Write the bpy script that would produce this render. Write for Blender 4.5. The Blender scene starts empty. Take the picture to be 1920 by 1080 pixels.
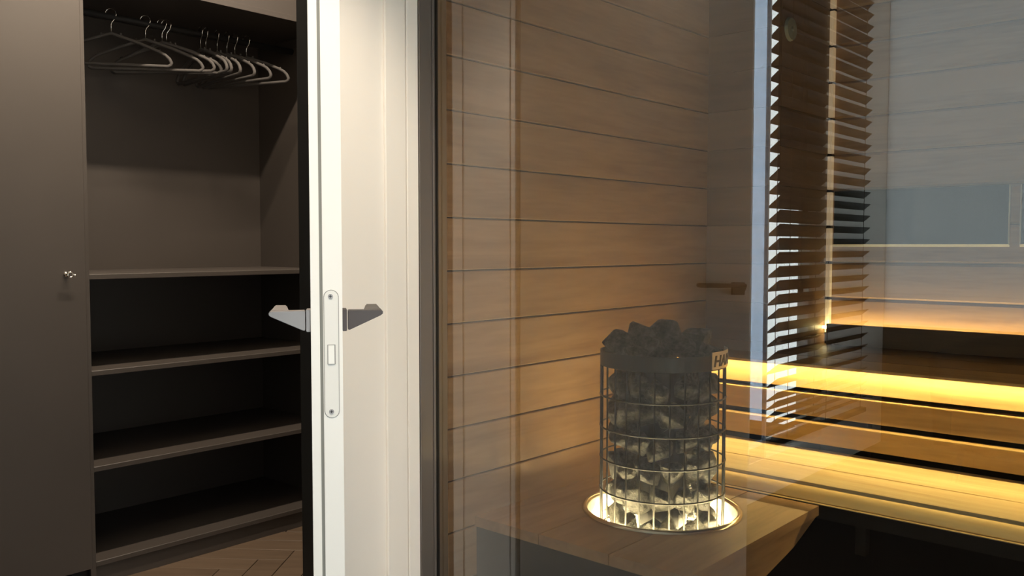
import bpy, bmesh, math, random
from mathutils import Vector, Matrix
from math import radians as R, sin, cos, pi

sc = bpy.context.scene
COL = sc.collection

# ---------------------------------------------------------------- camera
CAM_H = 1.169
cd = bpy.data.cameras.new('camera')
cam = bpy.data.objects.new('camera', cd)
COL.objects.link(cam)
cam.location = (0, 0, CAM_H)
cam.rotation_euler = (pi / 2 - math.atan(80 / 1640), 0, R(41.7))
cd.sensor_width = 36
cd.lens = 36 * 1640 / 1920
cd.clip_start = 0.02
sc.camera = cam

# ---------------------------------------------------------------- world / light / exposure
wd = bpy.data.worlds.new('overcast_sky')
sc.world = wd
wd.use_nodes = True
bg = wd.node_tree.nodes['Background']
bg.inputs[0].default_value = (0.92, 1.0, 1.01, 1)
bg.inputs[1].default_value = 6.2
sc.view_settings.view_transform = 'Standard'
sc.view_settings.look = 'None'
sc.view_settings.exposure = 0
sc.view_settings.gamma = 1
sc.view_settings.use_curve_mapping = False

WARM = (1.0, 0.84, 0.66)
LEDC = (1.0, 0.80, 0.34)


def area_lamp(name, loc, size, power, col, rot=(0, 0, 0), size_y=None):
    l = bpy.data.lights.new(name, 'AREA')
    l.energy = power
    l.color = col
    l.size = size
    if size_y:
        l.shape = 'RECTANGLE'
        l.size_y = size_y
    o = bpy.data.objects.new(name, l)
    o.location = loc
    o.rotation_euler = rot
    COL.objects.link(o)
    return o


LAMP_HALL = 60
LAMP_ANTE = 160
FILL_EDGE = 170  # unseen ceiling spot, added to brighten the door edge


# ---------------------------------------------------------------- materials
def newmat(name):
    m = bpy.data.materials.new(name)
    m.use_nodes = True
    nt = m.node_tree
    return m, nt, nt.nodes['Principled BSDF'], nt.nodes['Material Output']


def plain(name, col, rough=0.5, metal=0.0, bump=0.0, scale=40, spec=0.5, var=0.0):
    m, nt, b, out = newmat(name)
    b.inputs['Base Color'].default_value = (*col, 1)
    b.inputs['Roughness'].default_value = rough
    b.inputs['Metallic'].default_value = metal
    b.inputs['Specular IOR Level'].default_value = spec
    if bump or var:
        tc = nt.nodes.new('ShaderNodeTexCoord')
        n = nt.nodes.new('ShaderNodeTexNoise')
        n.inputs['Scale'].default_value = scale
        n.inputs['Detail'].default_value = 5
        nt.links.new(tc.outputs['Object'], n.inputs['Vector'])
        if bump:
            bp = nt.nodes.new('ShaderNodeBump')
            bp.inputs['Strength'].default_value = bump
            bp.inputs['Distance'].default_value = 0.002
            nt.links.new(n.outputs['Fac'], bp.inputs['Height'])
            nt.links.new(bp.outputs['Normal'], b.inputs['Normal'])
        if var:
            mx = nt.nodes.new('ShaderNodeMix')
            mx.data_type = 'RGBA'
            mx.inputs['A'].default_value = (*[c * (1 - var) for c in col], 1)
            mx.inputs['B'].default_value = (*[min(1, c * (1 + var)) for c in col], 1)
            nt.links.new(n.outputs['Fac'], mx.inputs['Factor'])
            nt.links.new(mx.outputs['Result'], b.inputs['Base Color'])
    return m


def wood(name, c1, c2, axis, rough=0.45, rings=1.0, spec=0.35):
    """wood whose grain runs along an axis (0, 1, 2); each piece takes its own tone"""
    m, nt, b, out = newmat(name)
    tc = nt.nodes.new('ShaderNodeTexCoord')
    oi = nt.nodes.new('ShaderNodeObjectInfo')
    mp = nt.nodes.new('ShaderNodeMapping')
    s = [9.0, 9.0, 9.0]
    s[axis] = 0.9
    mp.inputs['Scale'].default_value = s
    nt.links.new(tc.outputs['Object'], mp.inputs['Vector'])
    sh = nt.nodes.new('ShaderNodeVectorMath')
    sh.operation = 'ADD'
    ml = nt.nodes.new('ShaderNodeVectorMath')
    ml.operation = 'SCALE'
    ml.inputs[0].default_value = (13.1, 7.7, 5.3)
    nt.links.new(oi.outputs['Random'], ml.inputs['Scale'])
    nt.links.new(mp.outputs['Vector'], sh.inputs[0])
    nt.links.new(ml.outputs['Vector'], sh.inputs[1])
    n1 = nt.nodes.new('ShaderNodeTexNoise')
    n1.inputs['Scale'].default_value = 1.3 * rings
    n1.inputs['Detail'].default_value = 3
    n1.inputs['Distortion'].default_value = 1.2
    nt.links.new(sh.outputs['Vector'], n1.inputs['Vector'])
    n2 = nt.nodes.new('ShaderNodeTexNoise')
    n2.inputs['Scale'].default_value = 9
    n2.inputs['Detail'].default_value = 4
    nt.links.new(sh.outputs['Vector'], n2.inputs['Vector'])
    ad = nt.nodes.new('ShaderNodeMath')
    ad.operation = 'MULTIPLY_ADD'
    ad.inputs[1].default_value = 0.45
    nt.links.new(n2.outputs['Fac'], ad.inputs[0])
    nt.links.new(n1.outputs['Fac'], ad.inputs[2])
    ad2 = nt.nodes.new('ShaderNodeMath')
    ad2.operation = 'MULTIPLY_ADD'
    ad2.inputs[1].default_value = 0.25
    nt.links.new(oi.outputs['Random'], ad2.inputs[0])
    nt.links.new(ad.outputs[0], ad2.inputs[2])
    rp = nt.nodes.new('ShaderNodeValToRGB')
    rp.color_ramp.elements[0].position = 0.45
    rp.color_ramp.elements[0].color = (*c1, 1)
    rp.color_ramp.elements[1].position = 1.35
    rp.color_ramp.elements[1].color = (*c2, 1)
    nt.links.new(ad2.outputs[0], rp.inputs['Fac'])
    nt.links.new(rp.outputs['Color'], b.inputs['Base Color'])
    bp = nt.nodes.new('ShaderNodeBump')
    bp.inputs['Strength'].default_value = 0.12
    bp.inputs['Distance'].default_value = 0.001
    nt.links.new(n2.outputs['Fac'], bp.inputs['Height'])
    nt.links.new(bp.outputs['Normal'], b.inputs['Normal'])
    b.inputs['Roughness'].default_value = rough
    b.inputs['Specular IOR Level'].default_value = spec
    return m


def emit(name, col, strength):
    m, nt, b, out = newmat(name)
    b.inputs['Base Color'].default_value = (0.9, 0.85, 0.75, 1)
    b.inputs['Emission Color'].default_value = (*col, 1)
    b.inputs['Emission Strength'].default_value = strength
    return m


def thin_glass(name, tint, k, ior=1.5, rough=0.0):
    """coated sheet: mirror share by Fresnel, the rest passes straight on"""
    m, nt, b, out = newmat(name)
    nt.nodes.remove(b)
    fr = nt.nodes.new('ShaderNodeFresnel')
    fr.inputs['IOR'].default_value = ior
    ml = nt.nodes.new('ShaderNodeMath')
    ml.operation = 'MULTIPLY'
    ml.use_clamp = True
    ml.inputs[1].default_value = k
    nt.links.new(fr.outputs[0], ml.inputs[0])
    ge = nt.nodes.new('ShaderNodeNewGeometry')      # the far face of the sheet adds no second mirror image
    fa = nt.nodes.new('ShaderNodeMath')
    fa.operation = 'SUBTRACT'
    fa.inputs[0].default_value = 1.0
    nt.links.new(ge.outputs['Backfacing'], fa.inputs[1])
    mu = nt.nodes.new('ShaderNodeMath')
    mu.operation = 'MULTIPLY'
    nt.links.new(ml.outputs[0], mu.inputs[0])
    nt.links.new(fa.outputs[0], mu.inputs[1])
    t = nt.nodes.new('ShaderNodeBsdfTransparent')
    t.inputs[0].default_value = (*tint, 1)
    g = nt.nodes.new('ShaderNodeBsdfGlossy')
    g.inputs['Color'].default_value = (1, 1, 1, 1)
    g.inputs['Roughness'].default_value = rough
    mx = nt.nodes.new('ShaderNodeMixShader')
    nt.links.new(mu.outputs[0], mx.inputs[0])
    nt.links.new(t.outputs[0], mx.inputs[1])
    nt.links.new(g.outputs[0], mx.inputs[2])
    nt.links.new(mx.outputs[0], out.inputs[0])
    return m


def translucent(name, col):
    m, nt, b, out = newmat(name)
    nt.nodes.remove(b)
    t = nt.nodes.new('ShaderNodeBsdfTranslucent')
    t.inputs[0].default_value = (*col, 1)
    nt.links.new(t.outputs[0], out.inputs[0])
    return m


def stone_mat():
    m, nt, b, out = newmat('peridotite_stone')
    tc = nt.nodes.new('ShaderNodeTexCoord')
    oi = nt.nodes.new('ShaderNodeObjectInfo')
    v = nt.nodes.new('ShaderNodeVectorMath')
    v.operation = 'ADD'
    nt.links.new(tc.outputs['Object'], v.inputs[0])
    nt.links.new(oi.outputs['Random'], v.inputs[1])
    n = nt.nodes.new('ShaderNodeTexNoise')
    n.inputs['Scale'].default_value = 2.2
    n.inputs['Detail'].default_value = 9
    n.inputs['Roughness'].default_value = 0.7
    nt.links.new(v.outputs[0], n.inputs['Vector'])
    rp = nt.nodes.new('ShaderNodeValToRGB')
    rp.color_ramp.elements[0].position = 0.38
    rp.color_ramp.elements[0].color = (0.014, 0.015, 0.0135, 1)
    rp.color_ramp.elements[1].position = 0.68
    rp.color_ramp.elements[1].color = (0.34, 0.34, 0.30, 1)
    nt.links.new(n.outputs['Fac'], rp.inputs['Fac'])
    nt.links.new(rp.outputs['Color'], b.inputs['Base Color'])
    bp = nt.nodes.new('ShaderNodeBump')
    bp.inputs['Strength'].default_value = 1.0
    bp.inputs['Distance'].default_value = 0.35
    nt.links.new(n.outputs['Fac'], bp.inputs['Height'])
    nt.links.new(bp.outputs['Normal'], b.inputs['Normal'])
    b.inputs['Roughness'].default_value = 0.42
    return m


TAN1, TAN2 = (0.24, 0.125, 0.05), (0.43, 0.26, 0.13)
M = {
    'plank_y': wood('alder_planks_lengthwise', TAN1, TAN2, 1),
    'shaded_pier_x': wood('shaded_pier_crosswise', (0.12, 0.07, 0.04), (0.22, 0.14, 0.08), 0),  # alder darkened so the colour carries the shade on the unlit pier
    'shaded_pier_y': wood('shaded_pier_lengthwise', (0.12, 0.07, 0.04), (0.22, 0.14, 0.08), 1),
    'plank_x': wood('alder_planks_crosswise', TAN1, TAN2, 0),
    'plank_z': wood('alder_upright', TAN1, TAN2, 2),
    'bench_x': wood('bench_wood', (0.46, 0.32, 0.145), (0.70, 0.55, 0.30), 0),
    'dimmed_riser_x': wood('dimmed_riser_wood', (0.22, 0.135, 0.05), (0.40, 0.27, 0.12), 0),  # bench wood darkened to imitate the dimmer light on the risers
    'shaded_bench_x': wood('shaded_bench_wood', (0.07, 0.04, 0.016), (0.15, 0.09, 0.04), 0),  # bench wood with the shade on upper seat and backrest in its colour
    'deck_y': wood('deck_wood', (0.22, 0.125, 0.065), (0.42, 0.26, 0.14), 1),
    'deck_x': wood('deck_wood_crosswise', (0.22, 0.125, 0.065), (0.42, 0.26, 0.14), 0),
    'back_wood': plain('dark_backing', (0.02, 0.013, 0.008), 0.8),
    'white': plain('white_paint', (0.86, 0.83, 0.78), 0.5, bump=0.05, scale=120),
    'door_white': plain('white_lacquer', (0.88, 0.86, 0.82), 0.35),
    'face_white': plain('white_enamelled_metal', (0.80, 0.78, 0.74), 0.35, 0.0),
    'groove': plain('grey_seal', (0.25, 0.25, 0.23), 0.6),
    'laminate': plain('dark_brown_laminate', (0.062, 0.052, 0.045), 0.42, var=0.12, scale=3),
    'laminate_in': plain('dark_brown_laminate_inside', (0.058, 0.048, 0.041), 0.5, var=0.12, scale=3),
    'black': plain('black_lacquer', (0.008, 0.008, 0.007), 0.5),
    'alu': plain('bronze_grey_aluminium', (0.20, 0.175, 0.155), 0.45, 0.6),
    'gasket': plain('black_rubber', (0.006, 0.005, 0.005), 0.7),
    'trim': plain('beige_trim', (0.34, 0.26, 0.19), 0.5),
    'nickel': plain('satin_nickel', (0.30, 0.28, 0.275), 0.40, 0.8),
    'nickel_shaded': plain('shaded_satin_nickel', (0.075, 0.062, 0.06), 0.45, 0.25),  # handle nickel darkened so its mirror image shows as a silhouette
    'chrome': plain('chrome', (0.85, 0.83, 0.78), 0.12, 1.0),
    'steel_dark': plain('dark_steel', (0.022, 0.022, 0.02), 0.45, 0.2, spec=0.4),
    'steel_black': plain('black_steel', (0.03, 0.03, 0.028), 0.45, 0.5),
    'steel': plain('polished_steel', (0.75, 0.70, 0.58), 0.18, 1.0, bump=0.25, scale=18),
    'stone': stone_mat(),
    'slat': plain('dark_brown_slat', (0.022, 0.016, 0.011), 0.5),
    'cord': plain('dark_cord', (0.03, 0.025, 0.02), 0.8),
    'hanger': plain('taupe_velvet', (0.06, 0.054, 0.05), 0.85, bump=0.2, scale=300),
    'darkglass': plain('dark_glass', (0.012, 0.014, 0.014), 0.06, spec=0.5),
    'edge_pale': plain('pale_edge_strip', (0.62, 0.58, 0.50), 0.4),
    'plate': plain('brushed_logo_plate', (0.70, 0.66, 0.56), 0.35, 0.4),
    'letter': plain('black_letters', (0.012, 0.011, 0.01), 0.5),
    'floor': plain('brown_floor', (0.018, 0.013, 0.010), 0.9, spec=0.1, var=0.3, scale=6),
    'parquet_a': wood('oak_parquet', (0.085, 0.058, 0.038), (0.13, 0.09, 0.06), 0, rings=2.0),
    'tile_dark': plain('dark_sauna_floor_tile', (0.008, 0.007, 0.006), 0.8, spec=0.15),
    'ceiling': plain('ceiling_paint', (0.72, 0.69, 0.64), 0.7),
    'vent': plain('pale_vent_enamel', (0.30, 0.32, 0.27), 0.5),
    'fabric': plain('dark_upholstery', (0.012, 0.010, 0.009), 0.9, bump=0.3, scale=200),
    'led_bench': emit('led_bench', LEDC, 125),
    'led_back': emit('led_back', LEDC, 36),
    'batten_glow': emit('batten_glow', (1.0, 0.66, 0.34), 0.24),
    'led_low': emit('led_low', LEDC, 10),
    'led_ring': emit('led_ring', (1.0, 0.82, 0.46), 450),
    'lamp_glow': emit('lamp_glow', WARM, 4),
    'glass': thin_glass('coated_sheet_glass', (0.88, 0.87, 0.84), 3.2),
    'glass_win': thin_glass('window_glass', (0.96, 0.97, 0.96), 1.0),
    'greywall': plain('grey_wall_paint', (0.10, 0.09, 0.08), 0.6),
    'film_rear': translucent('pale_frosted_film', (0.42, 0.435, 0.435)),
    'film': thin_glass('blue_tinted_glass', (0.64, 0.70, 0.79), 1.0),
}


# ---------------------------------------------------------------- mesh helpers
def link(name, bm, mat, parent=None, kind=None, label=None, smooth=False):
    me = bpy.data.meshes.new(name)
    off = Vector((0, 0, 0))
    p = parent
    while p is not None:
        off += p.location
        p = p.parent
    if off.length:
        bmesh.ops.translate(bm, verts=bm.verts, vec=-off)
    bmesh.ops.recalc_face_normals(bm, faces=bm.faces)
    if smooth:
        for f in bm.faces:
            f.smooth = True
    bm.to_mesh(me)
    bm.free()
    for m in (mat if isinstance(mat, (list, tuple)) else [mat]):
        me.materials.append(m)
    o = bpy.data.objects.new(name, me)
    COL.objects.link(o)
    o.parent = parent
    if kind:
        o['kind'] = kind
    if label:
        o['label'] = label
    return o


def box(bm, x0, x1, y0, y1, z0, z1, bev=0.0):
    x0, x1 = min(x0, x1), max(x0, x1)
    y0, y1 = min(y0, y1), max(y0, y1)
    z0, z1 = min(z0, z1), max(z0, z1)
    v = [bm.verts.new((x, y, z)) for x in (x0, x1) for y in (y0, y1) for z in (z0, z1)]
    fs = [bm.faces.new([v[i] for i in q]) for q in
          ((0, 1, 3, 2), (4, 6, 7, 5), (0, 4, 5, 1), (2, 3, 7, 6), (0, 2, 6, 4), (1, 5, 7, 3))]
    if bev:
        es = list({e for f in fs for e in f.edges})
        bmesh.ops.bevel(bm, geom=es, offset=bev, segments=1, affect='EDGES')
    return bm


def B(*a, bev=0.0):
    return box(bmesh.new(), *a, bev=bev)


def prism(bm, pts, d, to3):
    """pts: outline (u,v); d=(w0,w1); to3(u,v,w) -> xyz"""
    a = [bm.verts.new(to3(u, v, d[0])) for u, v in pts]
    b = [bm.verts.new(to3(u, v, d[1])) for u, v in pts]
    bm.faces.new(a)
    bm.faces.new(b[::-1])
    n = len(pts)
    for i in range(n):
        bm.faces.new((a[i], a[(i + 1) % n], b[(i + 1) % n], b[i]))
    return bm


def tube(bm, pts, r, seg=8, closed=False, rz=None):
    pts = [Vector(p) for p in pts]
    n = len(pts)
    rings = []
    up = None
    for i, p in enumerate(pts):
        if closed:
            t = (pts[(i + 1) % n] - pts[i - 1]).normalized()
        else:
            t = (pts[min(i + 1, n - 1)] - pts[max(i - 1, 0)]).normalized()
        if up is None:
            up = t.orthogonal().normalized()
        else:
            up = (up - t * up.dot(t))
            up = up.normalized() if up.length > 1e-6 else t.orthogonal().normalized()
        s = t.cross(up)
        rr = r[i] if isinstance(r, (list, tuple)) else r
        rings.append([bm.verts.new(p + (up * cos(2 * pi * k / seg) + s * sin(2 * pi * k / seg)) * rr) for k in range(seg)])
    m = n if closed else n - 1
    for i in range(m):
        A, Bq = rings[i], rings[(i + 1) % n]
        for k in range(seg):
            bm.faces.new((A[k], A[(k + 1) % seg], Bq[(k + 1) % seg], Bq[k]))
    if not closed:
        bm.faces.new(rings[0][::-1])
        bm.faces.new(rings[-1])
    return bm


def lathe(bm, prof, cx, cy, seg=48, closed_prof=False):
    rings = [[bm.verts.new((cx + r * cos(2 * pi * k / seg), cy + r * sin(2 * pi * k / seg), z)) for k in range(seg)] for r, z in prof]
    m = len(prof) if closed_prof else len(prof) - 1
    for i in range(m):
        A, Bq = rings[i], rings[(i + 1) % len(prof)]
        for k in range(seg):
            bm.faces.new((A[k], A[(k + 1) % seg], Bq[(k + 1) % seg], Bq[k]))
    return bm


def thing(name, loc, label, cat, group=None):
    o = bpy.data.objects.new(name, None)
    o.empty_display_size = 0.1
    o.location = loc
    COL.objects.link(o)
    o['label'] = label
    o['category'] = cat
    if group:
        o['group'] = group
    return o


def tag(o, label, cat, group=None):
    o['label'] = label
    o['category'] = cat
    if group:
        o['group'] = group


def dup(root, loc, rz=0, label=None):
    r = root.copy()
    COL.objects.link(r)
    r.location = loc
    r.rotation_euler = (0, 0, rz)
    if label:
        r['label'] = label
    for ch in root.children:
        c = ch.copy()
        COL.objects.link(c)
        c.parent = r
        for g in ch.children:
            d = g.copy()
            COL.objects.link(d)
            d.parent = c
    return r


# =================================================================== SETTING
LW = -1.796          # room face of the left wall, sauna and anteroom
WT = 0.125           # its thickness
GY = 1.69            # glass front
BY = 3.72            # sauna back wall
CEIL = 2.8

# floors
fl = link('floor', B(-3.75, 1.7, -2.1, GY, -0.1, -0.012), M['floor'], kind='structure')
link('floor_of_sauna', B(-1.9, 0.8, GY, 3.9, -0.1, -0.002), M['tile_dark'], kind='structure')
link('floor_of_hall', B(-3.75, -1.9, GY, 2.7, -0.1, -0.012), M['floor'], kind='structure')

# herringbone parquet in front of the wardrobe, block by block
rnd = random.Random(4)
Lb, Wb = 0.42, 0.105
ang = R(38)
ca, sa = cos(ang), sin(ang)
pm = [None, None]
for o_ in (0, 1):
    bm = bmesh.new()
    g = 0.0015
    if o_ == 0:
        box(bm, g, Lb - g, g, Wb - g, -0.012, 0.0, bev=0.0015)
    else:
        box(bm, g, Wb - g, g, Lb - g, -0.012, 0.0, bev=0.0015)
    me = bpy.data.meshes.new('parquet_block')
    bmesh.ops.recalc_face_normals(bm, faces=bm.faces)
    bm.to_mesh(me)
    bm.free()
    me.materials.append(M['parquet_a'])
    pm[o_] = me
n_par = 0
for i in range(-30, 30):
    for j in range(-12, 12):
        for o_ in (0, 1):
            bx = i * Wb + j * Lb
            by = i * Wb - j * Lb
            if o_ == 1:
                bx += Lb
                by += Wb - Lb
            cx = bx + (Lb if o_ == 0 else Wb) / 2
            cy = by + (Wb if o_ == 0 else Lb) / 2
            wx = -2.5 + ca * cx - sa * cy
            wy = 1.5 + sa * cx + ca * cy
            if -3.28 < wx < -1.7 and 0.80 < wy < 2.35 and not (wx > -2.15 and wy > 1.15):
                ob = bpy.data.objects.new('parquet_block', pm[o_])
                COL.objects.link(ob)
                ob.location = (-2.5 + ca * bx - sa * by, 1.5 + sa * bx + ca * by, rnd.uniform(-0.0006, 0.0))
                ob.rotation_euler = (0, 0, ang)
                ob.parent = fl
                n_par += 1

# ceiling
link('ceiling', B(-3.75, 1.7, -2.1, 2.7, CEIL, CEIL + 0.1), M['ceiling'], kind='structure')
link('ceiling_of_sauna', B(-1.9, 0.8, 1.70, 3.9, 2.38, 2.46), M['back_wood'], kind='structure')

# anteroom left wall with doorway and window opening
DY0, DY1, DZ = 0.47, 1.335, 2.12       # doorway
WY0, WY1, WZ0, WZ1 = -1.06, -0.25, 0.18, 2.66
x0, x1 = LW - WT, LW
bm = bmesh.new()
box(bm, x0, x1, -2.0, WY0, 0, CEIL)
box(bm, x0, x1, WY0, WY1, 0, WZ0)
box(bm, x0, x1, WY0, WY1, WZ1, CEIL)
box(bm, x0, x1, WY1, DY0, 0, CEIL)
box(bm, x0, x1, DY0, DY1, DZ, CEIL)
box(bm, x0, x1, DY1 + 0.012, 1.70, 0, CEIL)
link('wall_left', bm, M['white'], kind='structure')
# black lining of the doorway, stepped in profile
bm = bmesh.new()
box(bm, x0 - 0.012, x1 - 0.002, DY1, DY1 + 0.012, 0, DZ)
box(bm, x0 + 0.035, x0 + 0.06, DY1 - 0.006, DY1, 0, DZ)
box(bm, x0 - 0.012, x0, DY1 + 0.012, DY1 + 0.07, 0, DZ + 0.06)
link('trim_1', bm, M['black'], kind='structure', label='black door lining between the wardrobe and the white door')
# white casing strips right of the door
bm = bmesh.new()
box(bm, x1, x1 + 0.010, 1.506, 1.577, 0, CEIL, bev=0.002)
box(bm, x1, x1 + 0.010, 1.581, 1.622, 0, CEIL, bev=0.002)
box(bm, x1 - 0.04, x1 + 0.004, DY1 - 0.012, DY1 + 0.03, 0, DZ + 0.02)
link('trim_2', bm, M['white'], kind='structure', label='white casing with a fine groove beside the grey glass frame')
bm = bmesh.new()
RWX0, RWX1, RWZ = LW, 1.2, 0.70
box(bm, RWX1, 1.6, -2.05, -1.95, 0, CEIL)
box(bm, RWX0, RWX1, -2.05, -1.95, 0, RWZ)
box(bm, RWX0, RWX1, -2.05, -1.95, 2.70, CEIL)
link('wall_rear', bm, M['greywall'], kind='structure')
w4 = bpy.data.objects.new('window_4', None)
w4.location = (0, -2.0, RWZ)
COL.objects.link(w4)
w4['kind'] = 'structure'
w4['label'] = 'wide pale frosted window, mirrored in the glass on the right'
link('frosted_pane', B(RWX0, RWX1, -1.965, -1.960, RWZ, 2.70), M['film_rear'], w4)

# right wall of the anteroom with an unseen opening added to light the jamb
bm = bmesh.new()
RX = 1.6
RY0, RY1, RZ0, RZ1 = -1.0, 0.3, 0.02, 1.2
box(bm, RX, RX + 0.1, -2.0, RY0, 0, CEIL)
box(bm, RX, RX + 0.1, RY1, 1.75, 0, CEIL)
box(bm, RX, RX + 0.1, RY0, RY1, 0, RZ0)
box(bm, RX, RX + 0.1, RY0, RY1, RZ1, CEIL)
link('wall_right', bm, M['white'], kind='structure')
# hall behind the doorway
bm = bmesh.new()
box(bm, -3.75, -3.65, -0.1, 2.7, 0, CEIL)
box(bm, -3.65, x0, -0.2, -0.1, 0, CEIL)
box(bm, -3.65, -1.93, 2.6, 2.7, 0, CEIL)
link('wall_hall', bm, M['laminate'], kind='structure')

# ---- window_1 seen mirrored in the glass
w1 = bpy.data.objects.new('window_1', None)
w1.location = (LW - 0.06, (WY0 + WY1) / 2, WZ0)
COL.objects.link(w1)
w1['kind'] = 'structure'
w1['label'] = 'bright window with a dark blind, mirrored in the glass'
bm = bmesh.new()
box(bm, x0, x0 + 0.06, WY0, WY0 + 0.035, WZ0, WZ1)
box(bm, x0, x0 + 0.06, WY0, WY1, WZ0, WZ0 + 0.035)
box(bm, x0, x0 + 0.06, WY0, WY1, WZ1 - 0.035, WZ1)
box(bm, x0, x0 + 0.06, WY1 - 0.004, WY1, WZ0, WZ1)
box(bm, LW - 0.02, LW - 0.003, -0.424, -0.412, WZ0, WZ1)
link('window_frame', bm, M['door_white'], w1)
link('pane', B(x0 + 0.02, x0 + 0.026, WY0 + 0.035, -0.432, WZ0 + 0.035, WZ1 - 0.035), M['glass_win'], w1)
bm = B(LW - 0.006, LW - 0.003, -0.412, WY1 - 0.002, WZ0 + 0.002, WZ1 - 0.002)
link('side_pane', bm, M['film'], w1, label='pale blue tinted side pane')

# ---- sauna shell
wl = link('wall_sauna_left', B(LW - 0.09, LW - 0.020, 1.70, 3.9, 0, 2.4), M['back_wood'], kind='structure')
Z0, PIT = 0.485, 0.1526
JY0, PY1 = 1.738, 3.21       # left wall planks run from trim to the pier


def plank(parent, b, mat, bev=0.0025):
    return link('plank', B(*b, bev=bev), mat, parent)


gap = 0.0022
zs = [Z0 + PIT * k for k in range(-4, 14)]
rnd = random.Random(11)
for a, b_ in zip(zs[:-1], zs[1:]):
    if b_ < 0:
        continue
    plank(wl, (LW - 0.02, LW - rnd.uniform(0, 0.001), JY0 + 0.001, 3.72, max(a, 0) + gap, b_ - gap), M['plank_y'])
link('trim_3', B(LW - 0.05, LW + 0.003, 1.6975, 1.7355, 0, 2.38, bev=0.001), M['trim'], kind='structure',
     label='beige strip just behind the edge of the glass')

# pier in the corner: front face and right side face, planked
PX = -1.492
PF = 3.215
pier = link('wall_sauna_pier', B(LW, PX - 0.02, PF + 0.02, 3.72, 0, 2.38), M['back_wood'], kind='structure')
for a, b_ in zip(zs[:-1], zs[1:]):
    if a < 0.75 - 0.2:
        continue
    plank(pier, (LW + 0.001, PX, PF, PF + 0.02, a + 0.0006, b_ - 0.0006), M['shaded_pier_x'], bev=0.001)
    plank(pier, (PX - 0.02, PX, PF + 0.021, 3.70, a + 0.0006, b_ - 0.0006), M['shaded_pier_y'], bev=0.001)

bw = link('wall_sauna_back', B(-1.9, 0.8, BY + 0.02, BY + 0.1, 0, 2.4), M['back_wood'], kind='structure')
for a, b_ in zip(zs[:-1], zs[1:]):
    if a < 0.5:
        continue
    plank(bw, (PX + 0.001, 0.62, BY + rnd.uniform(0, 0.001), BY + 0.02, a + 0.0006, b_ - 0.0006), M['plank_x'], bev=0.009)
cnl = thing('glowing_batten', (PX + 0.011, 3.707, 0.76), 'slim upright wooden batten, made to glow warm, in the far corner of the sauna', 'batten')  # glowing stand-in for a wooden batten catching light from below
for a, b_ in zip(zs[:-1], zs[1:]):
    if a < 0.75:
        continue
    link('glow_piece', B(PX + 0.001, PX + 0.020, 3.695, 3.719, a + 0.006, b_ - 0.006, bev=0.001), M['batten_glow'], cnl)
    link('joint_rung', B(PX + 0.0005, PX + 0.022, 3.693, 3.7192, b_ - 0.0055, b_ + 0.0005), M['slat'], cnl)
wr = link('wall_sauna_right', B(0.64, 0.74, 1.70, 3.9, 0, 2.4), M['plank_y'], kind='structure')

# =================================================================== GLASS FRONT
gf = thing('glass_partition', (LW, GY, 0), 'large clear glass sauna front in a bronze grey metal frame', 'glass wall')
bm = bmesh.new()
box(bm, LW - 0.03, LW + 0.012, 1.6235, 1.664, 0, CEIL, bev=0.0015)
box(bm, LW - 0.03, LW + 0.009, 1.6655, 1.6725, 0, CEIL)
box(bm, LW - 0.03, LW + 0.012, 1.674, 1.682, 0, CEIL, bev=0.001)
link('frame_post', bm, M['alu'], gf)
link('gasket', B(LW - 0.03, LW + 0.009, 1.6825, 1.6965, 0, 2.46), M['gasket'], gf)
bm = bmesh.new()
box(bm, LW + 0.002, 0.9, 1.686, 1.694, 0.0, 2.5)
link('pane', bm, M['glass'], gf)

# =================================================================== WARDROBE
WX = -3.03
WBX = -3.58
wa = thing('wardrobe', (-3.3, 1.5, 0), 'tall dark brown wardrobe with an open hanging niche and shelves below', 'wardrobe')
SL, SR = 1.237, 2.262
link('side_panel', B(WBX, WX, SL, SL + 0.018, 0, 2.40), M['laminate'], wa)
link('side_panel', B(WBX, WX, SR, SR + 0.018, 0, 2.40), M['laminate_in'], wa)
link('back_panel', B(WBX - 0.012, WBX, SL, SR + 0.018, 0, 2.40), M['laminate_in'], wa)
link('top_panel', B(WBX, WX + 0.0, SL + 0.018, SR, 2.070, 2.092, bev=0.001), M['laminate'], wa)
link('upper_front', B(WX - 0.03, WX - 0.012, SL + 0.018, SR, 2.094, 2.40), M['laminate'], wa)
for z in (1.071, 0.742, 0.412, 0.083):
    link('shelf', B(WBX, WX - 0.001, SL + 0.018, SR, z - 0.018, z, bev=0.0015), M['laminate'], wa)
link('plinth', B(WX - 0.03, WX - 0.012, SL, SR, 0, 0.064), M['laminate'], wa)
dr = link('door', B(WX - 0.0, WX + 0.019, 0.40, SL - 0.001, 0.07, 2.40, bev=0.0015), M['laminate'], wa,
          label='closed dark brown door on the left')
link('side_panel', B(WBX, WX - 0.002, 0.40, 0.418, 0, 2.4), M['laminate_in'], wa)
# key with escutcheon in the door
kx, ky, kz = WX + 0.019, 1.172, 1.0745
bm = bmesh.new()
tube(bm, [(kx, ky, kz), (kx + 0.004, ky, kz)], 0.0085, 16)
tube(bm, [(kx + 0.004, ky, kz), (kx + 0.018, ky + 0.002, kz - 0.001)], 0.0035, 8)
ring = [(kx + 0.026, ky + 0.004 + 0.0085 * cos(t * pi / 6), kz - 0.002 + 0.0085 * sin(t * pi / 6)) for t in range(12)]
tube(bm, ring, 0.0022, 6, closed=True)
tube(bm, [(kx + 0.026, ky + 0.012, kz - 0.002), (kx + 0.03, ky + 0.022, kz - 0.005)], [0.003, 0.004], 8)
link('key', bm, M['chrome'], dr, smooth=True, label='shiny key in its lock')
link('clothes_rail', tube(bmesh.new(), [(-3.31, SL + 0.018, 2.018), (-3.31, SR, 2.018)], 0.0125, 14), M['gasket'], wa, smooth=True)

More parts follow.
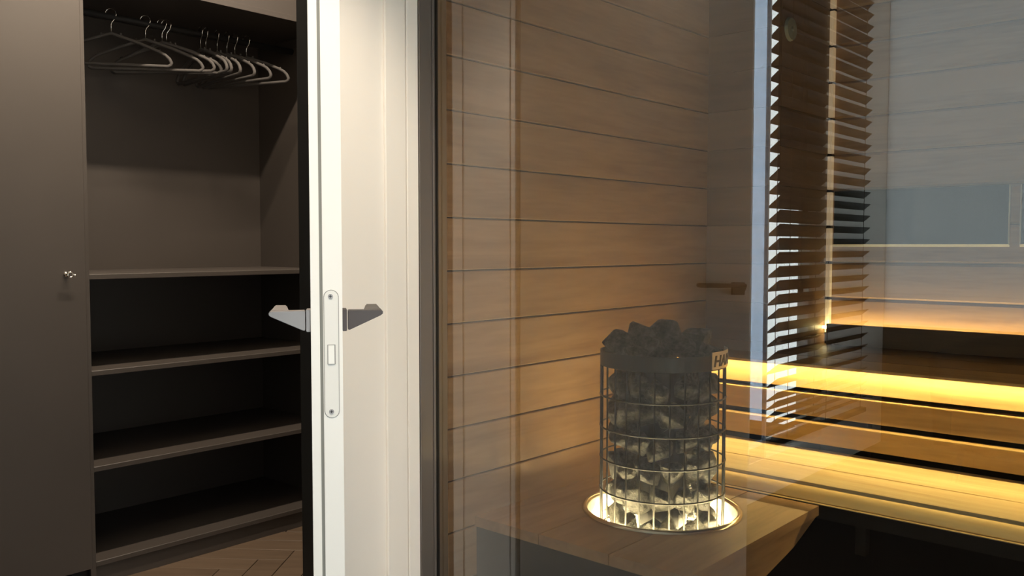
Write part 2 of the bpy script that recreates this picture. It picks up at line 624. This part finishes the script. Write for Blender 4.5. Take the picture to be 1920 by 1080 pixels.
# ---- hangers
def hanger_meshes(root):
    """local frame: origin at the rail top, hanger plane = local XZ"""
    # hook
    bm = bmesh.new()
    r = 0.019
    pts = []
    for k in range(0, 15):
        t = R(200) - k * R(14.5)
        pts.append((r * cos(t), 0, -0.0045 + r * sin(t) - 0.002))
    ex = pts[-1]
    pts += [(0.014, 0, -0.024), (0.004, 0, -0.036), (0.0, 0, -0.046), (0.0, 0, -0.085)]
    tube(bm, pts, 0.0018, 6)
    hk = link('hook', bm, M['chrome'], None, smooth=True)
    hk.parent = root
    bm = bmesh.new()
    L = 0.21
    body = []
    zt, zs_, zb = -0.078, -0.142, -0.192
    body.append((0.0, 0, zt))
    for s in (1,):
        body += [(0.03, 0, zt - 0.010), (0.10, 0, zt - 0.033), (0.165, 0, zs_ + 0.004), (0.188, 0, zs_ - 0.008),
                 (0.203, 0, zs_ - 0.022), (0.210, 0, zs_ - 0.036), (0.208, 0, zb + 0.006), (0.198, 0, zb), (0.18, 0, zb)]
    left = [(-x, y, z) for x, y, z in body[1:]][::-1]
    loop = body + left
    tube(bm, loop, 0.0062, 8, closed=True)
    for s in (1, -1):       # little strap bumps
        tube(bm, [(s * 0.035, 0, zt - 0.012), (s * 0.033, 0, zt + 0.002)], [0.005, 0.004], 6)
        tube(bm, [(s * 0.165, 0, zs_ + 0.004), (s * 0.172, 0, zs_ + 0.010)], [0.006, 0.003], 6)
    bd = link('hanger_body', bm, M['hanger'], None, smooth=True)
    bd.parent = root


HY = [1.471, 1.602, 1.668, 1.686, 1.829, 1.852, 1.902, 1.946, 1.982, 2.036]
HA = [54, 50, 36, 44, -2, -3, -6, -1, 10, 20]
ordn = ['leftmost taupe clothes hanger, turned almost broadside on the rail',
        'second taupe clothes hanger from the left, also turned broadside',
        'third taupe clothes hanger from the left, first of the close pair',
        'fourth taupe clothes hanger from the left, touching the third',
        'fifth taupe clothes hanger from the left in the middle bunch',
        'sixth taupe clothes hanger from the left, its hook right beside the fifth',
        'seventh taupe clothes hanger from the left, right end of the bunch',
        'third taupe clothes hanger from the right, set apart from the bunch',
        'second taupe clothes hanger from the right',
        'rightmost taupe clothes hanger, nearest the black door lining']
h0 = None
for i in range(10):
    loc = (-3.31, HY[i], 2.036)
    if i == 0:
        h0 = thing('clothes_hanger', loc, ordn[0], 'hanger', 'hangers on the wardrobe rail')
        hanger_meshes(h0)
        h0.rotation_euler = (0, 0, R(HA[0]))
    else:
        dup(h0, loc, R(HA[i]), ordn[i])

# =================================================================== WHITE DOOR, EDGE ON
a_ = R(53.7)
d_ = Vector((-sin(a_), cos(a_), 0))        # latch edge -> hinge
n_ = Vector((cos(a_), sin(a_), 0))         # right face
O_ = Vector((-1.233, 0.906, 0)) + d_ * 0.0


def leaf(u, n, z):
    return O_ + d_ * u + n_ * n + Vector((0, 0, z))


def leafbox(bm, u0, u1, n0, n1, z0, z1, bev=0):
    v = [bm.verts.new(leaf(u, n, z)) for u in (u0, u1) for n in (n0, n1) for z in (z0, z1)]
    fs = [bm.faces.new([v[i] for i in q]) for q in
          ((0, 1, 3, 2), (4, 6, 7, 5), (0, 4, 5, 1), (2, 3, 7, 6), (0, 2, 6, 4), (1, 5, 7, 3))]
    if bev:
        bmesh.ops.bevel(bm, geom=list({e for f in fs for e in f.edges}), offset=bev, segments=2, affect='EDGES')
    return bm


bm = bmesh.new()
leafbox(bm, 0, 0.695, -0.0065, 0.0265, 0.012, 2.07, bev=0.001)      # main leaf
leafbox(bm, 0.004, 0.675, -0.0268, -0.0118, 0.012, 2.085, bev=0.001)   # lip of the rebate
door = link('door_1', bm, M['door_white'], kind='structure', label='white door standing open, seen edge on')
link('rebate_seal', leafbox(bmesh.new(), 0.006, 0.67, -0.0119, -0.0064, 0.012, 2.07), M['groove'], door)


def leafprism(bm, pts, w, mode):
    """mode 'nz': outline in (n,z), extruded along u; 'nu': outline in (n,u), extruded along z"""
    if mode == 'nz':
        return prism(bm, pts, w, lambda u, v, w_: leaf(w_, u, v))
    return prism(bm, pts, w, lambda u, v, w_: leaf(v, u, w_))


# lock face plate with rounded ends, screws and latch opening
bm = bmesh.new()
nc, hw = 0.0075, 0.0118
pl = []
for k in range(9):
    t = pi * k / 8
    pl.append((nc + hw * cos(t), 1.080 + hw * sin(t)))
for k in range(9):
    t = pi + pi * k / 8
    pl.append((nc + hw * cos(t), 0.884 + hw * sin(t)))
leafprism(bm, pl, (-0.0012, 0.004), 'nz')
fp = link('lock_faceplate', bm, M['face_white'], door)
bm = bmesh.new()
leafprism(bm, [(nc + (hw + 0.0011) * (x - nc) / hw, z + (0.001 if z > 0.98 else -0.001)) for x, z in pl], (-0.0003, 0.003), 'nz')
link('plate_outline', bm, M['groove'], fp)
for z in (1.0815, 0.8825):
    s = link('screw', tube(bmesh.new(), [leaf(-0.0012, nc - 0.001, z), leaf(-0.0022, nc - 0.001, z)], 0.0042, 14), M['nickel'], fp)
    bm = bmesh.new()
    leafbox(bm, -0.0024, -0.002, nc - 0.0034, nc + 0.0014, z - 0.0006, z + 0.0006)
    leafbox(bm, -0.0024, -0.002, nc - 0.0016, nc - 0.0004, z - 0.0024, z + 0.0024)
    link('screw_slot', bm, M['letter'], fp)
link('latch_recess', leafbox(bmesh.new(), -0.0018, 0.0, nc - 0.0070, nc + 0.0066, 0.9645, 0.9985), M['groove'], fp)
link('latch_tongue', leafbox(bmesh.new(), -0.0030, 0.0, nc - 0.0056, nc + 0.0050, 0.9655, 0.9975), M['door_white'], fp)

# lever handles
for s, f0, mt, lab in ((1, 0.0265, M['nickel_shaded'], 'grey wedge lever handle right of the door edge'),
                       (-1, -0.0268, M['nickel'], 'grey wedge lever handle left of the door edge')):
    zt = 1.0555
    f = lambda q: f0 + s * q
    bm = bmesh.new()
    leafprism(bm, [(f(0.010), zt), (f(0.069), zt - 0.0005), (f(0.0715), zt - 0.005), (f(0.068), zt - 0.009),
                   (f(0.012), zt - 0.0345), (f(0.010), zt - 0.0345)], (0.020, 0.052), 'nz')
    bmesh.ops.bevel(bm, geom=list(bm.edges), offset=0.0012, segments=2, affect='EDGES')
    lv = link('lever_handle', bm, mt, door, label=lab)
    bm = bmesh.new()
    v = []
    for u, n0, n1, z0, z1 in ((0.040, 0.036, 0.0705, zt - 0.010, zt), (0.09, 0.041, 0.0690, zt - 0.012, zt + 0.0005),
                              (0.155, 0.046, 0.0680, zt - 0.012, zt + 0.002), (0.165, 0.05, 0.064, zt - 0.009, zt)):
        v.append([bm.verts.new(leaf(u, f(a), z)) for a, z in ((n0, z0), (n1, z0), (n1, z1), (n0, z1))])
    for A, Bq in zip(v[:-1], v[1:]):
        for k in range(4):
            bm.faces.new((A[k], A[(k + 1) % 4], Bq[(k + 1) % 4], Bq[k]))
    bm.faces.new(v[0])
    bm.faces.new(v[-1][::-1])
    bmesh.ops.bevel(bm, geom=list(bm.edges), offset=0.002, segments=2, affect='EDGES')
    link('grip', bm, mt, lv)
    link('rose', leafbox(bmesh.new(), 0.016, 0.056, min(f0, f(0.008)), max(f0, f(0.008)), zt - 0.036, zt + 0.002, bev=0.001), mt, lv)

# =================================================================== HEATER PLATFORM
DZt = 0.362
HXc, HYc = -1.418, 2.280
HR = 0.228
dk = thing('heater_platform', (-1.43, 2.25, 0), 'low wooden deck of wide boards around the stone heater', 'platform')
DX0, DX1, DYf, DYb = LW + 0.002, -1.07, 1.848, 2.632
j1, j2 = -1.548, -1.308


def arc(cx, cy, r, x0, x1, front):
    """points along the circle from x0 to x1 on its front (small y) or back side"""
    out = []
    for k in range(17):
        x = x0 + (x1 - x0) * k / 16
        h = math.sqrt(max(0, r * r - (x - cx) ** 2))
        out.append((x, cy - h if front else cy + h))
    return out


def dprism(name, pts, z0, z1, mat):
    bm = prism(bmesh.new(), pts, (z0, z1), lambda u, v, w: (u, v, w))
    return link(name, bm, mat, dk)


g = 0.0018
T0, T1 = DZt - 0.03, DZt
# left board, bitten on its right edge
xr = j1 - g
hL = math.sqrt(HR ** 2 - (xr - HXc) ** 2)
bite = []
for k in range(15):
    t = -hL + 2 * hL * k / 14
    bite.append((HXc - math.sqrt(HR ** 2 - t * t), HYc + t))
dprism('plank', [(DX0, DYf), (xr, DYf)] + bite + [(xr, DYb), (DX0, DYb)], T0, T1, M['deck_y'])
# middle board in front of and behind the heater
dprism('plank', [(j1 + g, DYf), (j2 - g, DYf)] + arc(HXc, HYc, HR, j2 - g, j1 + g, True), T0, T1, M['deck_y'])
dprism('plank', arc(HXc, HYc, HR, j1 + g, j2 - g, False) + [(j2 - g, DYb), (j1 + g, DYb)], T0, T1, M['deck_y'])
xl = j2 + g
hR = math.sqrt(HR ** 2 - (xl - HXc) ** 2)
bite = []
for k in range(15):
    t = hR - 2 * hR * k / 14
    bite.append((HXc + math.sqrt(HR ** 2 - t * t), HYc + t))
dprism('plank', [(DX1, DYf), (DX1, DYb), (xl, DYb)] + bite + [(xl, DYf)], T0, T1, M['deck_y'])
link('front_panel', B(DX0, DX1 - 0.004, DYf + 0.006, DYf + 0.026, 0.02, T0 - 0.001), M['back_wood'], dk)
bm = prism(bmesh.new(), [(DYf + 0.03, T0 - 0.001), (DYb - 0.005, T0 - 0.001), (2.46, 0.275), (2.25, 0.235), (DYf + 0.03, 0.19)], (DX1 - 0.024, DX1 - 0.004),
           lambda u, v, w: (w, u, v))
link('side_panel', bm, M['deck_y'], dk)

# ---- collar with light ring
co = thing('heater_collar', (HXc, HYc, DZt), 'round polished steel collar glowing yellow around the heater foot', 'collar')
prof = [(0.226, DZt - 0.002), (0.228, DZt + 0.007), (0.233, DZt + 0.010), (0.240, DZt + 0.008), (0.243, DZt + 0.001)]
link('flange', lathe(bmesh.new(), prof, HXc, HYc, 64), M['steel'], co, smooth=True)
link('sleeve', lathe(bmesh.new(), [(0.2262, DZt), (0.2262, 0.20), (0.19, 0.18)], HXc, HYc, 64), M['steel'], co, smooth=True)
link('led_ring', tube(bmesh.new(), [(HXc + 0.212 * cos(t * pi / 24), HYc + 0.212 * sin(t * pi / 24), 0.268) for t in range(48)], 0.007, 8, closed=True),
     M['led_ring'], co, smooth=True, label='warm glowing light ring')

# ---- heater
he = thing('sauna_heater', (HXc, HYc, 0.20), 'cylindrical sauna heater, dark wire basket filled with stones', 'heater')
RB = 0.186
ZB0, ZB1 = 0.205, 0.852
link('top_band', lathe(bmesh.new(), [(RB + 0.003, 0.808), (RB + 0.003, ZB1), (RB - 0.001, ZB1), (RB - 0.001, 0.808)], HXc, HYc, 64, True),
     M['steel_black'], he, smooth=False)
NB = 27
c_ = Vector((-HXc, -HYc, 0)).normalized()
p_ = Vector((-c_.y, c_.x, 0))
bm = tube(bmesh.new(), [(0, 0, ZB0), (0, 0, 0.812)], 0.0026, 6)
bar_me = bpy.data.meshes.new('bar')
for f in bm.faces:
    f.smooth = True
bm.to_mesh(bar_me)
bm.free()
bar_me.materials.append(M['steel_dark'])
for k in range(NB):
    t = 2 * pi * (k + 0.5) / NB
    q = c_ * cos(t) + p_ * sin(t)
    ob = bpy.data.objects.new('bar', bar_me)
    COL.objects.link(ob)
    ob.parent = he
    ob.location = (q.x * RB, q.y * RB, -0.20)
for z in (0.717, 0.621, 0.527, 0.431, 0.30):
    link('hoop', tube(bmesh.new(), [(HXc + (RB + 0.002) * cos(t * pi / 32), HYc + (RB + 0.002) * sin(t * pi / 32), z) for t in range(64)], 0.0027, 6, closed=True),
         M['steel_dark'], he, smooth=True)
link('base_pan', lathe(bmesh.new(), [(0.0, 0.20), (RB, 0.20), (RB, 0.212), (0.0, 0.212)], HXc, HYc, 48), M['steel_black'], he)
link('core', lathe(bmesh.new(), [(0.0, 0.212), (0.075, 0.212), (0.075, 0.79), (0.0, 0.79)], HXc, HYc, 24), M['steel_black'], he)


def wrap(r, ph, z):
    q = c_ * cos(ph) + p_ * sin(ph)
    return Vector((HXc + q.x * r, HYc + q.y * r, z))


# logo plate bent round the band
bm = bmesh.new()
pz0, pz1 = 0.812, 0.862
cols = []
ph0, ph1 = R(47), R(104)
for k in range(17):
    ph = ph0 + (ph1 - ph0) * k / 16
    cols.append([bm.verts.new(wrap(r, ph, z)) for r, z in ((RB + 0.004, pz0), (RB + 0.0065, pz0), (RB + 0.0065, pz1), (RB + 0.004, pz1))])
for A, Bq in zip(cols[:-1], cols[1:]):
    for k in range(4):
        bm.faces.new((A[k], A[(k + 1) % 4], Bq[(k + 1) % 4], Bq[k]))
bm.faces.new(cols[0])
bm.faces.new(cols[-1][::-1])
lp = link('logo_plate', bm, M['plate'], he, label='pale curved name plate on the rim')
tcu = bpy.data.curves.new('lettering', 'FONT')
tcu.body = 'HARVIA'
tcu.size = 0.044
tcu.shear = 0.18
tcu.offset = 0.0012
tcu.resolution_u = 3
to = bpy.data.objects.new('lettering_source', tcu)
COL.objects.link(to)
bpy.context.view_layer.update()
tm = to.evaluated_get(bpy.context.evaluated_depsgraph_get()).to_mesh()
bm = bmesh.new()
xs = [v.co.x for v in tm.vertices]
wtot = max(xs) - min(xs)
src = [(v.co.x - min(xs), v.co.y) for v in tm.vertices]
for lay in (0,):
    vs = [bm.verts.new(wrap(RB + 0.0078, ph0 + R(2.0) + x / wtot * (ph1 - ph0 - R(4)), pz0 + 0.0085 + y * 1.0)) for x, y in src]
    for p in tm.polygons:
        try:
            bm.faces.new([vs[i] for i in p.vertices])
        except ValueError:
            pass
r_ = bmesh.ops.extrude_face_region(bm, geom=list(bm.faces))
for v in [g_ for g_ in r_['geom'] if isinstance(g_, bmesh.types.BMVert)]:
    d = Vector((v.co.x - HXc, v.co.y - HYc, 0)).normalized()
    v.co -= d * 0.0013
to.to_mesh_clear()
bpy.data.objects.remove(to)
bpy.data.curves.remove(tcu)
link('lettering', bm, M['letter'], lp, label='black slanted HARVIA lettering')

# ---- stones
rnd = random.Random(7)
stone_me = []
for k in range(14):
    bm = bmesh.new()
    for i in range(17):
        v = Vector((rnd.gauss(0, 1), rnd.gauss(0, 1), rnd.gauss(0, 1))).normalized() * rnd.uniform(0.82, 1.08)
        bm.verts.new((v.x * 1.0, v.y * 0.66, v.z * 0.82))
    h = bmesh.ops.convex_hull(bm, input=bm.verts)
    for v in [v for v in bm.verts if not v.link_faces]:
        bm.verts.remove(v)
    bmesh.ops.bevel(bm, geom=list(bm.edges), offset=0.05, segments=1, affect='EDGES')
    bmesh.ops.triangulate(bm, faces=bm.faces)
    me = bpy.data.meshes.new('sauna_stone')
    bmesh.ops.recalc_face_normals(bm, faces=bm.faces)
    bm.to_mesh(me)
    bm.free()
    me.materials.append(M['stone'])
    stone_me.append(me)


def stone(loc, s, rot, label, group):
    ob = bpy.data.objects.new('sauna_stone', stone_me[rnd.randrange(len(stone_me))])
    COL.objects.link(ob)
    ob.location = loc
    ob.scale = (s, s, s)
    ob.rotation_euler = rot
    tag(ob, label, 'stone', group)


ORD = ['leftmost', 'second from the left', 'third from the left', 'fourth from the left', 'fifth from the left', 'sixth from the left', 'seventh from the left', 'eighth from the left']
rows = [(0.255, 'broken grey stone lit yellow in the basket foot'),
        (0.338, 'rough grey stone just above the glowing collar'),
        (0.421, 'rough grey stone at the second lowest hoop'),
        (0.504, 'jagged grey stone just under the middle hoop'),
        (0.588, 'jagged dark stone just above the middle hoop'),
        (0.671, 'dark rough stone below the topmost hoop'),
        (0.754, 'dark rough stone between topmost hoop and rim band')]
for ri, (z, lab) in enumerate(rows):
    n = 12
    items = []
    for k in range(n):
        t = 2 * pi * (k + 0.5 * (ri % 2) + rnd.uniform(-0.12, 0.12)) / n
        items.append((t, Vector((cos(t), sin(t), 0))))
    front = sorted([q for t, q in items if q.dot(c_) > 0.12], key=lambda q: q.dot(p_))
    for t, q in items:
        s = rnd.uniform(0.047, 0.057)
        r = RB - 0.007 - s * 0.79
        if q in front:
            lb_ = lab + ', ' + (ORD[front.index(q)] if q is not front[-1] else 'rightmost') + ' of its row'
            gr = 'stones in the front of the wire basket'
        else:
            lb_ = 'rough grey stone on the far side of the wire basket'
            gr = 'stones on the far side of the wire basket'
        stone((HXc + r * q.x, HYc + r * q.y, z + rnd.uniform(-0.008, 0.008)), s,
              (rnd.uniform(-0.5, 0.5), rnd.uniform(0, 6.3), t + pi / 2 + rnd.uniform(-0.25, 0.25)), lb_, gr)
# heap on top: (across, towards camera, height, size, label)
crown = [(-0.125, 0.02, 0.868, 0.062, 'large dark stone at the left end of the heap on the heater'),
         (-0.075, -0.075, 0.893, 0.066, 'tall dark stone at the back left of the heap, the highest one'),
         (0.005, -0.105, 0.883, 0.070, 'rounded dark stone at the back middle of the heap on the heater'),
         (0.105, -0.080, 0.876, 0.067, 'rounded dark stone at the back right of the heap on the heater'),
         (0.130, 0.020, 0.848, 0.050, 'dark stone at the right end of the heap, behind the name plate'),
         (0.045, -0.005, 0.862, 0.060, 'flat grey stone in the centre of the heap on the heater'),
         (-0.045, 0.020, 0.866, 0.056, 'grey stone left of centre in the heap on the heater'),
         (-0.080, 0.105, 0.842, 0.050, 'dark stone at the front left of the heap, just inside the rim'),
         (0.000, 0.115, 0.838, 0.052, 'low dark stone at the front middle of the heap, inside the rim'),
         (0.085, 0.100, 0.838, 0.050, 'low dark stone at the front right of the heap, inside the rim')]
for a, f_, z, s, lab in crown:
    q = p_ * a + c_ * f_
    stone((HXc + q.x, HYc + q.y, z), s, (rnd.uniform(-0.3, 0.3), rnd.uniform(-0.5, 0.5), R(41.7) + rnd.uniform(-0.4, 0.4)), lab, 'stones heaped on top of the heater')

# =================================================================== BENCHES
BX0, BX1 = LW + 0.002, 0.63
lb = thing('lower_bench', (-0.6, 2.83, 0), 'lower sauna bench, brightly lit pale boards with a rounded front board', 'bench')
bm = box(bmesh.new(), BX0, BX1, 2.6295, 2.8205, 0.424, 0.430, bev=0.001)
box(bm, BX0, BX1, 2.665, 2.8215, 0.402, 0.424)
box(bm, BX0, BX1, 2.6295, 2.6320, 0.4185, 0.424)
link('plank', bm, M['bench_x'], lb)
link('plank', B(BX0, BX1, 2.8280, 3.085, 0.402, 0.430, bev=0.002), M['bench_x'], lb)
link('front_board', B(BX0, BX1, 2.648, 2.664, 0.366, 0.4235, bev=0.004), M['bench_x'], lb)
link('front_trim', B(BX0, BX1, 2.640, 2.664, 0.3625, 0.3650), M['bench_x'], lb)
link('led_strip', B(BX0, BX1, 2.634, 2.643, 0.4228, 0.4239), M['led_low'], lb, label='dim warm light strip under the seat nose')
link('support_frame', B(BX0, BX1, 2.70, 2.74, 0.30, 0.40), M['back_wood'], lb)

ub = thing('upper_bench', (-0.6, 3.4, 0), 'upper sauna bench with a glowing light strip along its front edge', 'bench')
bm = box(bmesh.new(), BX0, BX1, 3.029, 3.20, 0.738, 0.7505)          # nose board: thin lip in front of a groove
box(bm, BX0, BX1, 2.976, 3.029, 0.7475, 0.7505)
box(bm, BX0, BX1, 2.976, 2.979, 0.7410, 0.7475)
link('plank', bm, M['dimmed_riser_x'], ub)
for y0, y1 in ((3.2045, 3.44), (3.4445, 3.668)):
    link('plank', B(BX0 if y1 < 3.21 else PX + 0.002, BX1, y0, y1, 0.738, 0.7505, bev=0.001), M['shaded_bench_x'], ub)
link('riser_board', B(BX0, BX1, 3.030, 3.052, 0.657, 0.737, bev=0.0015), M['dimmed_riser_x'], ub)
for z0, z1 in ((0.553, 0.640), (0.455, 0.534)):     # lower boards: a thin proud lip on top of a board set back
    bm = box(bmesh.new(), BX0, BX1, 3.060, 3.078, z0, z1 - 0.004)
    box(bm, BX0, BX1, 3.0285, 3.078, z1 - 0.004, z1)
    link('riser_board', bm, M['dimmed_riser_x'], ub)
for x in (-1.2, -0.3, 0.5):
    link('upright', B(x, x + 0.04, 3.30, 3.34, 0.0, 0.737), M['back_wood'], ub)
link('led_strip', B(BX0 + 0.01, BX1, 2.983, 2.999, 0.7450, 0.7472), M['led_bench'], ub, label='glowing yellow light strip under the seat edge')

br = thing('backrest', (-0.6, 3.65, 0.75), 'low shaded backrest board with light glowing behind its top edge', 'backrest')
link('board', B(PX + 0.03, BX1, 3.640, 3.660, 0.7515, 0.838, bev=0.001), M['shaded_bench_x'], br)
for x in (-1.3, -0.4, 0.4):
    link('bracket', B(x, x + 0.04, 3.661, 3.715, 0.752, 0.80), M['back_wood'], br)
link('led_strip', B(PX + 0.004, BX1, 3.664, 3.674, 0.815, 0.825), M['led_back'], br, label='warm light strip behind the board')

# dark glass panels on the back wall
for i, (xa, xb, lab) in enumerate(((PX + 0.022, -0.797, 'long dark glass panel in the back wall above the bench'),
                                   (-0.763, 0.0, 'dark glass panel at the right picture edge, past the narrow post'))):
    gp = bpy.data.objects.new('window_%d' % (i + 2), None)
    gp.location = ((xa + xb) / 2, BY, 1.169)
    COL.objects.link(gp)
    gp['kind'] = 'structure'
    gp['label'] = lab
    link('pane', B(xa + 0.004, xb - 0.004, BY - 0.006, BY - 0.0005, 1.173, 1.398), M['darkglass'], gp)
    bm = bmesh.new()
    prism(bm, [(BY - 0.0005, 1.163), (BY - 0.011, 1.1735), (BY - 0.0005, 1.1735)], (xa, xb), lambda u, v, w: (w, u, v))
    if i == 0:
        box(bm, xb - 0.004, xb, BY - 0.012, BY - 0.0005, 1.1725, 1.398)
    else:
        box(bm, xa, xa + 0.004, BY - 0.012, BY - 0.0005, 1.1725, 1.398)
    link('edge_strip', bm, M['edge_pale'], gp)

# round vent on the pier side
av = thing('air_vent', (PX, 3.30, 2.01), 'small round pale air vent high in the corner behind the blind reflection', 'vent')
vx = PX + 0.001
link('disc', tube(bmesh.new(), [(vx, 3.30, 2.01), (vx + 0.012, 3.30, 2.01)], [0.046, 0.042], 28), M['vent'], av)
link('stem', tube(bmesh.new(), [(vx + 0.012, 3.30, 2.01), (vx + 0.02, 3.30, 2.01)], 0.009, 12), M['vent'], av)

# =================================================================== BLIND (mirrored in the glass)
vb = thing('venetian_blind', (LW, -1.04, WZ0), 'dark brown venetian blind at the window, mirrored in the glass', 'blind')
SY0, SY1 = -1.60, -0.452
bm = bmesh.new()
w2, tl = 0.0425, R(40)
dxs, dzs = w2 * cos(tl), w2 * sin(tl)
nx, nz = -sin(tl) * 0.0014, cos(tl) * 0.0014
v = []
for y in (SY0, SY1):
    v.append([bm.verts.new((sx * dxs + q * nx, y, sx * dzs + q * nz)) for sx, q in ((-1, -1), (1, -1), (1, 1), (-1, 1))])
for k in range(4):
    bm.faces.new((v[0][k], v[0][(k + 1) % 4], v[1][(k + 1) % 4], v[1][k]))
bm.faces.new(v[0][::-1])
bm.faces.new(v[1])
bmesh.ops.recalc_face_normals(bm, faces=bm.faces)
slat_me = bpy.data.meshes.new('slat')
bm.to_mesh(slat_me)
bm.free()
slat_me.materials.append(M['slat'])
SP = 0.0650
z = 0.46
VBX = LW + 0.005
while z < WZ1 - 0.05:
    ob = bpy.data.objects.new('slat', slat_me)
    COL.objects.link(ob)
    ob.parent = vb
    ob.location = (VBX - vb.location.x, -vb.location.y, z - vb.location.z)
    z += SP
for k in range(4):      # gathered slats at the bottom
    ob = bpy.data.objects.new('slat', slat_me)
    COL.objects.link(ob)
    ob.parent = vb
    ob.location = (VBX - vb.location.x, -vb.location.y, 0.30 + 0.04 * k - vb.location.z)
link('head_rail', B(VBX - 0.03, VBX + 0.035, SY0, SY1, WZ1 - 0.045, WZ1 + 0.01), M['slat'], vb)
link('bottom_rail', B(VBX - 0.03, VBX + 0.03, SY0, SY1, 0.235, 0.26), M['slat'], vb)
for y in (-0.56, -1.02, -1.50):
    bm = bmesh.new()
    for dx in (-0.033, 0.033):
        box(bm, VBX + dx - 0.0012, VBX + dx + 0.0012, y - 0.0015, y + 0.0015, 0.26, WZ1 - 0.045)
    link('ladder_cord', bm, M['cord'], vb)
for y, zt in ((-0.70, 1.36), (-0.66, 0.98)):
    bm = tube(bmesh.new(), [(VBX + 0.045, y, WZ1), (VBX + 0.045, y, zt)], 0.0015, 6)
    tube(bm, [(VBX + 0.045, y, zt + 0.02), (VBX + 0.045, y, zt + 0.005), (VBX + 0.045, y, zt - 0.03), (VBX + 0.045, y, zt - 0.035)], [0.004, 0.010, 0.013, 0.008], 12)
    link('pull_cord', bm, M['cord'], vb, smooth=True)

# =================================================================== ARMCHAIR (mirrored, dark)
ax, ay = -1.02, -1.50
ac = thing('tub_armchair', (ax, ay, 0), 'dark round-backed tub armchair below the frosted window, mirrored in the glass', 'armchair')
bm = bmesh.new()
cols = []
for k in range(25):
    t = R(-15) + R(210) * k / 24 + pi      # open side faces the glass
    w = 0.5 - 0.5 * cos(2 * pi * k / 24)
    zt = 0.60 + 0.11 * w
    lean = 0.03 + 0.03 * w
    c = Vector((-cos(t), sin(t), 0))
    prof_ = [(0.27, 0.14), (0.34, 0.14), (0.345 + lean, zt - 0.02), (0.325 + lean, zt), (0.295 + lean, zt - 0.02), (0.265, 0.40)]
    cols.append([bm.verts.new((ax + c.x * r, ay + c.y * r, z)) for r, z in prof_])
for A, Bq in zip(cols[:-1], cols[1:]):
    for k in range(6):
        bm.faces.new((A[k], A[(k + 1) % 6], Bq[(k + 1) % 6], Bq[k]))
bm.faces.new(cols[0])
bm.faces.new(cols[-1][::-1])
link('backrest', bm, M['fabric'], ac, smooth=True)
link('seat', lathe(bmesh.new(), [(0.0, 0.16), (0.25, 0.16), (0.262, 0.19), (0.262, 0.39), (0.245, 0.42), (0.0, 0.435)], ax, ay, 40), M['fabric'], ac, smooth=True)
for sx in (-1, 1):
    for sy in (-1, 1):
        link('leg', tube(bmesh.new(), [(ax + sx * 0.17, ay + sy * 0.17, 0.16), (ax + sx * 0.2, ay + sy * 0.2, -0.012)], [0.018, 0.012], 10), M['slat'], ac)

# =================================================================== LAMPS
for loc, p, lab in (((-2.37, 1.45, CEIL), LAMP_HALL, 'linear ceiling lamp in front of the wardrobe'),
                    ((-1.10, 0.95, CEIL), LAMP_ANTE, 'round ceiling lamp above the white door'),
                    ((-0.60, 0.40, CEIL), FILL_EDGE, 'round ceiling spot added to brighten the white door edge')):
    cl_ = thing('ceiling_light', loc, lab, 'lamp')
    if p == LAMP_HALL:
        link('housing', B(loc[0] - 0.035, loc[0] + 0.035, loc[1] - 0.56, loc[1] + 0.56, CEIL - 0.012, CEIL), M['door_white'], cl_)
        link('glow_piece', B(loc[0] - 0.02, loc[0] + 0.02, loc[1] - 0.55, loc[1] + 0.55, CEIL - 0.015, CEIL - 0.012), M['lamp_glow'], cl_)
    else:
        link('rim', lathe(bmesh.new(), [(0.075, CEIL), (0.075, CEIL - 0.012), (0.055, CEIL - 0.014), (0.055, CEIL)], loc[0], loc[1], 32), M['door_white'], cl_)
        link('glow_piece', lathe(bmesh.new(), [(0.0, CEIL - 0.006), (0.055, CEIL - 0.006)], loc[0], loc[1], 32), M['lamp_glow'], cl_)
    if p != LAMP_HALL:
        l = bpy.data.lights.new('lamp_spot', 'SPOT')
        l.energy = p
        l.color = WARM
        l.spot_size = R(38 if p == LAMP_ANTE else 40)
        l.spot_blend = 0.9
        l.shadow_soft_size = 0.09
        o = bpy.data.objects.new('lamp_spot', l)
        o.location = (loc[0], loc[1], CEIL - 0.03)
        o.rotation_euler = (Vector((-1.80, 1.42, 1.1) if p == LAMP_ANTE else (-1.28, 0.86, 1.0)) - Vector(o.location)).to_track_quat('-Z', 'Y').to_euler()
        COL.objects.link(o)
    else:
        area_lamp('lamp_strip', (loc[0], loc[1], CEIL - 0.02), 0.04, p, WARM, size_y=1.1)
